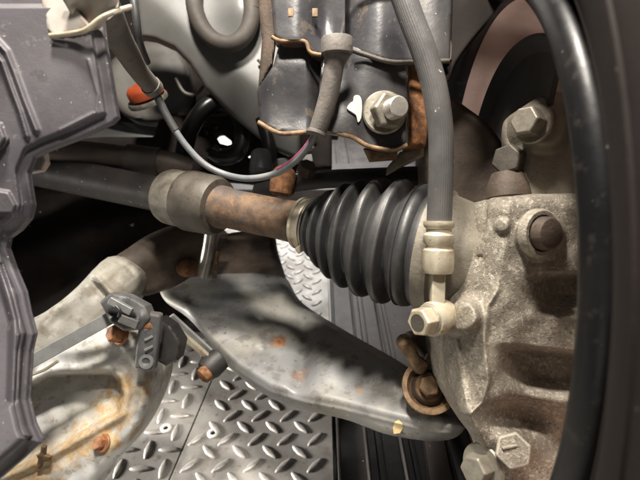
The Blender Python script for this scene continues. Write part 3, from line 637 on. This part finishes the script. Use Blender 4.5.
# ================================================================== SUBFRAME (bottom left)
t = thing('subframe', 'pale grey subframe with orange rust stains at the lower left', 'subframe', P(80, 470, 0.47))
def sub_up(x, y, s):
    u = ((x-128)*-0.753+(y-268)*0.658); w = ((x-128)*0.658+(y-268)*0.753)      # along and across the tube
    d = 0.555 - 0.0004*u + 0.00055*np.maximum(np.abs(w)-13, 0) + 0.000018*np.maximum(np.abs(w)-13, 0)**2
    d = d + 0.006*np.exp(-((u-36)/3.6)**2) - 0.005*np.exp(-((u-30)/4.0)**2) + 0.004*bump2(x, y, 62, 318, 14, 9) - 0.003*ridge(x, y, [(100, 270), (50, 312)], 4)
    return d + 0.0012*np.sin(x*0.23+y*0.11)*np.sin(y*0.19)
relief('upper_tube', 'subframe_dull', [(108, 257), (132, 263), (141, 276), (138, 292), (120, 312), (100, 330), (60, 360), (25, 375), (20, 330), (45, 312), (62, 300), (78, 286)], sub_up, 1.6, 0.04, t, rnd=0.008, smooth_outline=4)
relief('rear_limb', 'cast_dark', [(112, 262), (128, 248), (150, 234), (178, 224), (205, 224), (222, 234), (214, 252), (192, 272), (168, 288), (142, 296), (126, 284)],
       lambda x, y, s: 0.575+0.0005*(x-120)-0.012*ridge(x, y, [(125, 270), (210, 232)], 16), 2.0, 0.04, t, 'rear limb of the subframe, its shade put into the dark brown colour', rnd=0.010, smooth_outline=4, sharp=60)  # shaded continuation of the pale limb, darkened by its material colour
REC = [(10, 392), (32, 384), (50, 374), (80, 372), (112, 372), (120, 380), (124, 396), (119, 412), (98, 424), (70, 440), (40, 458), (0, 475)]
def sub_d(x, y, s):
    d = 0.470 - 0.00012*(y-400) + 0.0
    d = d + 0.03*sstep(x, 128, 165)**2
    q = sdf(x, y, REC)
    deep = np.clip(1-((x-20)*0.35+(y-374)*0.9)/95, 0, 1)
    d = d + 0.042*sstep(q, 0, 2.5)*(0.08+0.92*deep)
    d = d - 0.004*np.exp(-((q+4)/4.0)**2)
    d = d - 0.007*bump2(x, y, 140, 345, 18, 16) - 0.004*ridge(x, y, [(60, 352), (120, 345), (150, 380), (138, 420), (100, 462)], 6)
    d = d - 0.004*bump2(x, y, 101, 441, 12, 9)
    d = d + 0.0015*np.sin(x*0.21+y*0.13)*np.sin(y*0.17-x*0.05)
    return d
relief('casting', 'subframe', [(10, 368), (45, 352), (80, 338), (105, 322), (124, 318), (140, 330), (152, 350), (159, 374), (152, 402), (138, 432), (122, 455), (100, 476), (86, 500), (40, 540), (-70, 540), (-80, 430), (-60, 390)], sub_d, 1.8, 0.05, t, rnd=0.012, smooth_outline=4, sharp=60)
bolt(t, P(103, 443, 0.462), V(-0.35, 0.35, 0.85), 0.0062, 0.007, 'copper_rust', washer=1.5, wh=0.002, name='rusty_bolt', spin=0.5)
relief('retainer', 'rust_edge', [(41, 446), (45, 447), (44, 455), (50, 457), (49, 461), (42, 462), (40, 469), (36, 468), (38, 459), (36, 455), (40, 453)], lambda x, y, s: 0.452+0.0003*(y-455), 0.8, 0.004, t, 'small rusty retainer clip', rnd=0.001)
t = thing('stay_strip', 'flat grey metal strip lying across the subframe', 'metal strip', P(70, 345, 0.44))
m = MB(); m.bar(P(22, 367, 0.435), P(112, 317, 0.452), px_m(13, 0.44), 0.004, UPV); m.build('strip', 'strip', t, bevel=0.0007)
m = MB(); m.tube(path([(28, 376, 0.437), (44, 370, 0.438), (58, 361, 0.44)], 4), 0.0016, 10); m.build('wire', 'cream', t)
t = thing('cable_clip', 'grey plastic cable clip above the copper coloured bolt', 'clip', P(125, 320, 0.44))
relief('body', 'clip_grey', [(100, 302), (110, 293), (128, 296), (146, 306), (151, 318), (140, 330), (124, 331), (110, 322)], lambda x, y, s: 0.440-0.004*bump2(x, y, 118, 304, 8)-0.005*bump2(x, y, 140, 318, 7)+0.006*ridge(x, y, [(112, 314), (134, 318)], 3), 1.5, 0.014, t, rnd=0.002)
m = MB(); m.bar(P(110, 300, 0.432), P(132, 312, 0.432), 0.007, 0.006, UPV); m.build('latch', 'strip', t, bevel=0.0008)
m = MB(); m.bar(P(120, 318, 0.431), P(138, 325, 0.431), 0.008, 0.005, UPV); m.build('latch', 'clip_grey', t, bevel=0.0008)
m = MB(); m.tube(path([(116, 306, 0.429), (120, 311, 0.428), (119, 317, 0.429)], 4), 0.0016, 8); m.build('spring', 'cable_black', t)
t = thing('bracket_bolt', 'copper coloured rusty bolt on the subframe below the clip', 'bolt', P(119, 333, 0.455))
bolt(t, P(122, 335, 0.462), V(-0.5, 0.3, 0.8), 0.0085, 0.011, 'copper_rust', washer=1.2, name='head')
t = thing('wire_clamp', 'dark plastic wire clamp standing between subframe and tread plate', 'clamp', P(150, 372, 0.46))
m = MB(); m.bar(P(152, 312, 0.447), P(146, 368, 0.455), px_m(21, 0.45), 0.012, RGT); m.build('body', 'clip_grey', t, bevel=0.003)
relief('back', 'black_rubber', [(160, 318), (172, 326), (182, 342), (178, 360), (166, 366), (156, 360)], flat(0.47), 2, 0.02, t, rnd=0.004)
for k, y in enumerate((330, 340, 350)):
    m = MB(); m.bar(P(145, y, 0.4445), P(153, y-4, 0.4445), 0.0025, 0.004, UPV); m.build('rib', 'strip', t, bevel=0.0006)
m = MB(); m.lathe(P(147, 361, 0.449), -FWD, [(0, 0.0075), (0.003, 0.007), (0.003, 0.004), (0.001, 0.0035)], 24); m.build('eyelet', 'strip', t)
m = MB(); m.ball(P(149, 325, 0.446), RGT*0.006, UPV*0.005, FWD*0.005); m.build('rust_rivet', 'copper_rust', t)
t = thing('link_pin', 'thin brass coloured rod ending in a black rubber bush', 'rod', P(205, 370, 0.52))
m = MB(); m.bar(P(163, 318, 0.50), P(208, 357, 0.525), 0.007, 0.005, RGT); m.build('rod', 'cream', t, bevel=0.001)
m = MB(); m.bar(P(170, 316, 0.515), P(214, 356, 0.54), 0.010, 0.004, RGT); m.build('guard', 'strip', t, bevel=0.001)
m = MB(); m.lathe(P(216, 362, 0.53), V(-0.6, -0.5, 0.5), [(-0.008, 0.008), (-0.006, 0.0135), (0.008, 0.0145), (0.016, 0.012), (0.018, 0.007)], 28); m.build('bush', 'black_rubber', t)
m = MB(); m.lathe(P(205, 374, 0.515), V(-0.6, -0.5, 0.5), [(-0.004, 0.009), (0.004, 0.009), (0.006, 0.006)], 20); m.build('bush_face', 'rust', t)

# ================================================================== STRUT BRACKET (top middle)
t = thing('strut_bracket', 'black painted strut bracket with rusty edges and a large nut', 'bracket', P(330, 150, 0.37))
def cup_d(x, y, s):
    d = 0.362 + 0.0*x
    d = d + 0.022*(1-np.sqrt(np.clip(1-((x-405)/60.0)**2, 0.0, 1)))*(x > 345)*sstep(y, -200, 0)
    arc = [(339, 40), (343, 20), (356, 4), (375, -6), (400, -8)]
    d = d - 0.003*ridge(x, y, arc, 4)
    return d + 0.006*bump2(x, y, 325, 20, 16, 30) + 0.003*np.sin(x*0.08)
relief('strut_cup', 'black_gloss', [(262, -110), (456, -110), (450, 61), (392, 62), (366, 55), (352, 50), (321, 55), (311, 52), (305, 41), (282, 41), (274, 36)], cup_d, 1.8, 0.02, t, rnd=0.002, sharp=60)
def lp(x, y, s): return 0.374 + 0.010*sstep(x, 306, 322) + 0.008*sstep(-x, -270, -256) + 0.002*np.sin(y*0.07)
relief('left_plate', 'black_gloss', [(281, 38), (322, 50), (322, 80), (314, 128), (309, 133), (278, 132), (260, 124), (257, 90), (273, 66)], lp, 1.8, 0.005, t, rnd=0.0015)
def rp(x, y, s): return 0.368 + 0.006*bump2(x, y, 340, 70, 14, 40) - 0.002*np.sin(x*0.05+y*0.03)
relief('right_plate', 'black_gloss', [(322, 50), (352, 46), (392, 58), (408, 60), (408, 144), (392, 150), (368, 146), (352, 137), (324, 132), (318, 110)], rp, 1.8, 0.006, t, rnd=0.0015)
def edge(pts, r, mat='rust_edge', n=6):
    m = MB(); m.tube(path(pts, n), r, 10); return m.build('rusty_lip', mat, t)
edge([(258, 122, 0.374), (278, 133, 0.374), (296, 133, 0.374), (311, 131, 0.378)], 0.0019)
edge([(326, 131, 0.370), (352, 137, 0.368), (368, 146, 0.367), (392, 150, 0.367), (407, 145, 0.368)], 0.0019)
edge([(272, 37, 0.362), (281, 41, 0.3615), (304, 41, 0.3615), (310, 52, 0.362), (321, 55, 0.362)], 0.0016)
edge([(352, 50, 0.362), (366, 55, 0.362), (391, 62, 0.362), (420, 62, 0.362), (449, 61, 0.365)], 0.0020, 'damper')
edge([(450, 5, 0.372), (451, 35, 0.372), (450, 60, 0.37)], 0.0012, 'damper')
relief('side_flange', 'cast_dark', [(250, -80), (270, -80), (276, 36), (272, 64), (258, 90), (262, 40)], lambda x, y, s: 0.385+0.0006*(272-x), 2, 0.006, t, rnd=0.002)
relief('bottom_tab', 'rust_edge', [(364, 148), (398, 150), (397, 159), (370, 161)], flat(0.385), 2, 0.006, t, rnd=0.002)
relief('knuckle_ear', 'rust', [(408, 62), (426, 62), (430, 110), (426, 146), (409, 146)], lambda x, y, s: 0.378+0.0003*(x-408), 1.5, 0.03, t, rnd=0.003)
relief('heat_tab', 'zinc', [(388, 166), (400, 152), (424, 145), (424, 156), (400, 168), (386, 176)], flat(0.40), 2, 0.004, t, rnd=0.001)
for (a, b) in ((291, 13), (315, 13)):
    m = MB(); m.box(P(a, b, 0.360), RGT, UPV, FWD, 0.0022, 0.0034, 0.0012); m.build('slot', 'rust_edge', t, bevel=0.0006)
m = MB(); m.lathe(P(384, 113, 0.367), -FWD, [(0, 0.0172), (0.002, 0.0172), (0.0032, 0.0160), (0.0032, 0.01)], 40); m.build('flange_washer', 'zinc', t)
nd = V(0.35, -0.06, 1)
nut = bolt(t, P(384, 113, 0.366), nd, 0.0145, 0.010, 'zinc', washer=0, wh=0.003, name='nut', stud=0.012, spin=0.1)
relief('paint_mark', 'mark_white', [(350, 103), (353, 101), (354, 96), (358, 95), (361, 98), (362, 106), (361, 118), (358, 122), (356, 115), (352, 112), (347, 108)], lambda x, y, s: rp(x, y, s)-0.0022, 0.8, 0.002, t, smooth_outline=4)
relief('paint_mark', 'mark_white', [(337, 84), (339, 82), (338, 92), (335, 98)], lambda x, y, s: rp(x, y, s)-0.0016, 0.8, 0.002, t)

# knuckle behind
o = relief('steering_knuckle', 'cast_dark', [(425, 60), (446, 88), (462, 104), (488, 124), (505, 150), (520, 190), (500, 215), (470, 212), (440, 240), (425, 180)],
           lambda x, y, s: 0.43-0.00012*(x-430)-0.004*ridge(x, y, [(440, 88), (500, 140)], 6), 2.5, 0.03, rnd=0.008, smooth_outline=4)
o['label'] = 'dark brown cast steering knuckle behind the brake hose'; o['category'] = 'knuckle'

# ================================================================== SENSOR CABLE with two grey rubber boots
t = thing('sensor_cable', 'thin grey sensor cable hanging between two grey rubber boots', 'cable', P(250, 185, 0.42))
cab = [(150, 82, 0.40), (158, 98, 0.405), (168, 118, 0.41), (184, 143, 0.415), (203, 163, 0.42), (224, 174, 0.42), (248, 178.5, 0.41), (274, 174, 0.40), (294, 162, 0.385), (308, 147, 0.372), (317, 131, 0.362), (321, 118, 0.357)]
cp = path(cab, 10); m = MB(); m.tube(cp, px_m(3.3, 0.41), 18); cb = m.build('cable', 'cable', t)
m = MB(); m.tube(cp[:26], px_m(4.1, 0.405), 18); m.build('sleeve', 'cable_black', cb)
st = [q - FWD*0.0020 + RGT*-0.0010 + UPV*0.0020 for q in cp[72:106]]
m = MB(); m.tube(st, px_m(1.4, 0.38), 8); m.build('stripe', 'pink', cb, 'pink stripe on the cable')
m = MB()
gl = [(96, 2, 0.296), (110, 25, 0.32), (126, 50, 0.35), (138, 70, 0.378), (153, 88, 0.402)]
gp = path(gl, 4); rr = [px_m(np.interp(i/(len(gp)-1), [0, 0.18, 0.4, 0.75, 0.93, 1], [17, 15, 11.5, 9.5, 9.5, 8.5]), 0.385) for i in range(len(gp))]
m.tube(gp, rr, 24); g_ = m.build('rubber_boot', 'grommet', t)
m = MB(); m.tube([gp[-2], gp[-1]+(gp[-1]-gp[-2])*0.3], px_m(10.2, 0.40), 24); m.build('collar', 'grommet', g_)
gl = [(337, 40, 0.344), (337, 50, 0.345), (335, 60, 0.347), (331, 85, 0.351), (324, 112, 0.356), (317, 133, 0.361)]
gp = path(gl, 4); rr = [px_m(np.interp(i/(len(gp)-1), [0, 0.12, 0.3, 0.45, 0.9, 1], [14.5, 15, 13.5, 9.8, 9.5, 9.2]), 0.35) for i in range(len(gp))]
m = MB(); m.tube(gp, rr, 24); g_ = m.build('rubber_boot', 'grommet', t)
m = MB(); m.lathe(P(337, 52, 0.345), V(0.0, 1, 0.15), [(-0.002, 0.0105), (-0.001, 0.0118), (0.009, 0.0118), (0.0105, 0.0108), (0.0105, 0.004)], 32); m.build('collar', 'grommet', g_)
m = MB(); m.lathe(P(317, 132, 0.361), V(-0.3, -0.95, 0), [(-0.001, 0.0070), (0.0, 0.0082), (0.002, 0.0082), (0.003, 0.006)], 24); m.build('collar', 'grommet', g_)

# ================================================================== WHITE BRACKET and shield (top left)
t = thing('white_bracket', 'white painted bracket with rust stains at the upper left', 'bracket', P(75, 35, 0.28))
relief('flange', 'white_paint', [(40, -8), (66, -8), (76, 8), (92, 27), (72, 33), (52, 36), (47, 28)], lambda x, y, s: 0.282+0.0*x, 1.8, 0.004, t, rnd=0.001)
relief('web', 'white_paint', [(58, -8), (118, -8), (112, 6), (98, 25), (88, 30), (72, 16)], lambda x, y, s: 0.274+0.0004*y+0.006*bump2(x, y, 80, 10, 8, 14), 1.8, 0.004, t, rnd=0.001)
m = MB(); m.tube(path([(50, 36, 0.281), (72, 33.5, 0.280), (86, 30, 0.277), (100, 19, 0.276), (114, 12, 0.278), (131, 7, 0.285)], 6), px_m(2.3, 0.325), 12); m.build('rolled_lip', 'cream', t)
m = MB(); m.tube(path([(130, -20, 0.40), (135, 10, 0.40), (139, 40, 0.41), (147, 62, 0.44)]), px_m(4, 0.40), 14)
o = m.build('wiring_loom', 'cable_black'); o['label'] = 'straight black wiring loom dropping beside the silver body panel'; o['category'] = 'wire'

t = thing('splash_shield', 'dark grey plastic splash shield filling the left edge', 'splash shield', P(0, 440, 0.30))
SH = [(-150, -6), (100, -6), (105, 40), (118, 117), (112, 123), (80, 138), (46, 151), (34, 157), (28, 172), (30, 186), (33, 205), (30, 218), (20, 230), (9, 238), (7, 248), (14, 268), (24, 292), (28, 312), (34, 334), (30, 352), (27, 400), (33, 425), (41, 442), (20, 462), (0, 479), (-60, 520), (-150, 520)]
def sh_d(x, y, s):
    d = 0.292 + 0.00008*(x-20) + 0.00004*(y-240) - 0.00022*np.clip(y-230, 0, 400)
    d = d - 0.0034*sstep(s, 10, 14)                       # raised field inside the margin
    d = d + 0.009*sstep(20-s, 0, 20)*sstep(y, 180, 240)
    d = d - 0.0030*ridge(x, y, [(-5, 40), (6, 52), (14, 72), (24, 100), (36, 130)], 3.2)
    d = d - 0.0030*ridge(x, y, [(-12, 44), (2, 62), (10, 85), (20, 112), (27, 136)], 2.8)
    d = d - 0.006*sstep(sdf(x, y, [(-60, 122), (2, 122), (8, 138), (0, 150), (-60, 150)]), 0, 4)
    d = d - 0.004*sstep(sdf(x, y, [(-60, 178), (10, 190), (18, 205), (14, 216), (-60, 216)]), 0, 4)
    d = d + 0.006*sstep(sdf(x, y, [(-60, 250), (0, 262), (16, 320), (14, 405), (-60, 455)]), 0, 9)
    d = d + 0.0012*np.sin(x*0.03+y*0.02)*np.sin(y*0.021) - 0.0008*ridge(x, y, [(88, 60), (98, 95), (96, 112), (60, 130)], 1.6)
    return d
relief('moulding', 'shield', SH, sh_d, 1.0, 0.004, t, rnd=0.0015, sharp=60)
relief('tab', 'white_paint', [(22, 158), (45, 152), (47, 163), (42, 171), (24, 174)], flat(0.312), 1.8, 0.004, t, rnd=0.001)

# ================================================================== CALIPER
t = thing('brake_caliper', 'dusty cast iron brake caliper with deep ribs inside the wheel', 'brake caliper', P(510, 440, 0.34))
CAL = [(455, 262), (460, 232), (470, 210), (488, 199), (512, 196), (545, 194), (600, 200), (640, 260), (640, 400), (612, 470), (590, 520), (520, 520), (497, 470), (480, 446), (462, 416), (448, 386), (443, 352), (444, 322), (450, 295)]
EDGE = [(492, 190), (489, 214), (486, 234), (470, 256), (452, 274)]
SIDE = [(512, 180), (506, 240), (497, 290), (486, 306), (484, 340), (487, 380), (480, 402), (466, 414)]
def cal_d(x, y, s):
    d = 0.322 + 0.0*x
    xs = np.interp(y, [180, 240, 290, 306, 340, 380, 402, 414, 520], [512, 506, 497, 487, 484, 488, 482, 470, 520])
    left = np.clip(xs-x, 0, 200)
    d = d + 0.00055*left + 0.0000045*left**2                       # flank turns away to the left
    d = d - 0.0025*np.exp(-((x-xs)/3.5)**2)*sstep(y, 270, 300)     # machined edge
    e = sdf(x, y, EDGE+[(300, 300), (300, 100)])
    d = d + 0.006*sstep(e, 0, 2.5)*sstep(300-y, 0, 40)             # step of the upper lobe
    # pockets between ribs
    def pocket(x0, yt0, slope, hh, depth):
        yt = yt0 + slope*(x-x0)
        u = (y-yt)
        a = sstep(x, x0-10, x0+36)
        return depth*a*sstep(u, -4.0, 7.0)*(1-sstep(u, hh*0.40, hh))
    d = d + pocket(530, 276, -0.02, 44, 0.026)
    d = d + pocket(500, 345, 0.13, 52, 0.028)
    d = d + 0.018*bump2(x, y, 522, 415, 22, 17)*1.0
    d = d + 0.016*sstep(y, 395, 425)*sstep(x, 470, 500)*(1-bump2(x, y, 506, 438, 26, 22))
    # bosses
    r1 = np.hypot(x-540, y-236); d = d - 0.010*(1-sstep(r1, 20, 26)); 
    r2 = np.hypot((x-462), (y-316)); d = d - 0.016*(1-sstep(r2, 12, 24))
    d = d - 0.004*(1-sstep(np.hypot(x-502, y-226), 4, 10))
    d = d - 0.0012*(1-sstep(np.hypot(x-480, y-259), 3, 5))*-1.6
    d = d + 0.012*sstep(x, 560, 620)
    d = d - 0.003*ridge(x, y, [(456, 340), (462, 380), (468, 410)], 3)
    d = d + 0.0010*np.sin(x*0.16+0.6*np.sin(y*0.1))*np.sin(y*0.13)
    return d
relief('casting', 'cast', CAL, cal_d, 1.5, 0.06, t, rnd=0.012, smooth_outline=4, sharp=70)
bd = V(0.38, -0.05, 0.95)
m = MB(); c = P(536, 233, 0.314); m.lathe(c, bd, [(0, 0.0165), (0.004, 0.0165), (0.006, 0.0150), (0.006, 0.0125), (0.003, 0.0118)], 44); m.build('guide_bush', 'cast', t)
m = MB(); m.lathe(c+bd*0.002, bd, [(0, 0.0112), (0.0085, 0.0112), (0.0108, 0.0098), (0.0116, 0.0070), (0.0118, 0.001)], 40); m.build('guide_pin', 'cast_dark', t)
bolt(t, P(512, 450, 0.324), V(-0.25, 0.35, 0.9), 0.0125, 0.006, 'cast', washer=0, name='plug_boss')
m = MB(); m.bar(P(502, 448, 0.3175), P(517, 445, 0.3175), 0.0018, 0.003, UPV); m.build('cast_bar', 'cast', t, bevel=0.0005)
bolt(t, P(484, 466, 0.335), V(-0.8, 0.05, 0.6), 0.0110, 0.012, 'zinc', washer=1.5, name='bolt')

t = thing('caliper_bracket', 'grey cast bracket with two bolts above the caliper', 'bracket', P(550, 200, 0.35))
def br_d(x, y, s):
    return 0.350 + 0.0002*(560-x) - 0.010*(1-sstep(np.hypot(x-545, y-122), 20, 34)) + 0.010*sstep(y, 150, 205)*0
relief('casting', 'bracket_cast', [(522, 118), (528, 104), (546, 94), (572, 92), (620, 100), (640, 210), (520, 214), (522, 160)], br_d, 1.8, 0.04, t, rnd=0.010, smooth_outline=4)
bolt(t, P(535, 125, 0.345), V(-0.80, 0.08, 0.6), px_m(15.5, 0.34), 0.013, 'zinc', washer=1.3, wh=0.003, spin=0.15)
bolt(t, P(516, 163, 0.375), V(-0.70, 0.05, 0.7), px_m(16.5, 0.36), 0.016, 'damper', washer=1.05, wh=0.004, spin=0.4)
m = MB(); m.lathe(P(509, 186, 0.37), V(0.0, -1, 0.1), [(-0.01, 0.013), (0.0, 0.017), (0.01, 0.018), (0.014, 0.015)], 32); m.build('bush', 'cast_dark', t)

# ================================================================== BRAKE HOSE
t = thing('brake_hose', 'black ribbed brake hose with cream crimp fitting and banjo bolt', 'brake hose', P(430, 335, 0.32))
hp = path([(396, -25, 0.325), (410, 15, 0.325), (424, 52, 0.325), (435, 90, 0.326), (440.5, 130, 0.328), (441, 170, 0.33), (440, 200, 0.332), (439, 226, 0.334)], 12)
m = MB(); m.tube(hp, px_m(12.4, 0.328), 136, lobes=34); m.build('hose', 'hose', t, sharp=80)
c0 = P(439, 221, 0.333); c1 = P(438, 273, 0.335); dv = (c1-c0).normalized(); L0 = (c1-c0).length; k = px_m(1, 0.334)
m = MB(); m.lathe(c0, dv, [(0, 12*k), (0, 15*k), (3*k, 15.5*k), (6*k, 14.5*k), (8*k, 12.5*k), (11*k, 12.5*k), (14*k, 15*k), (21*k, 15.2*k), (24*k, 13*k), (27*k, 13*k), (29*k, 15.2*k), (34*k, 15.6*k), (48*k, 15.6*k), (52*k, 14*k), (52*k, 6*k)], 44); m.build('crimp', 'cream', t)
m = MB(); m.bar(P(438, 268, 0.335), P(437, 308, 0.333), 13.5*k, 0.008, RGT); m.build('neck', 'cream', t, bevel=0.0012)
ed = V(-0.80, -0.05, 0.6); ec = P(446, 316, 0.340)
m = MB(); m.lathe(ec, ed, [(0, 10*k), (0, 16.5*k), (0.002, 17.5*k), (0.016, 17.5*k), (0.018, 16.5*k), (0.018, 8*k)], 48); m.build('banjo_eye', 'cream', t)
for s_ in (-0.002, 0.018):
    m = MB(); m.lathe(ec+ed*s_, ed, [(0, 8*k), (0, 14.5*k), (0.002, 14.5*k), (0.002, 8*k)], 40); m.build('crush_washer', 'bolt_end', t)
bb = bolt(t, ec+ed*0.020, ed, 14.5*k, 0.011, 'cream', washer=0, wh=0.0, name='banjo_bolt', spin=0.2)
m = MB(); m.lathe(ec+ed*0.0308, ed, [(0, 8.5*k), (0.0006, 8.3*k), (0.0006, 3*k)], 28); m.build('recess', 'damper', bb)
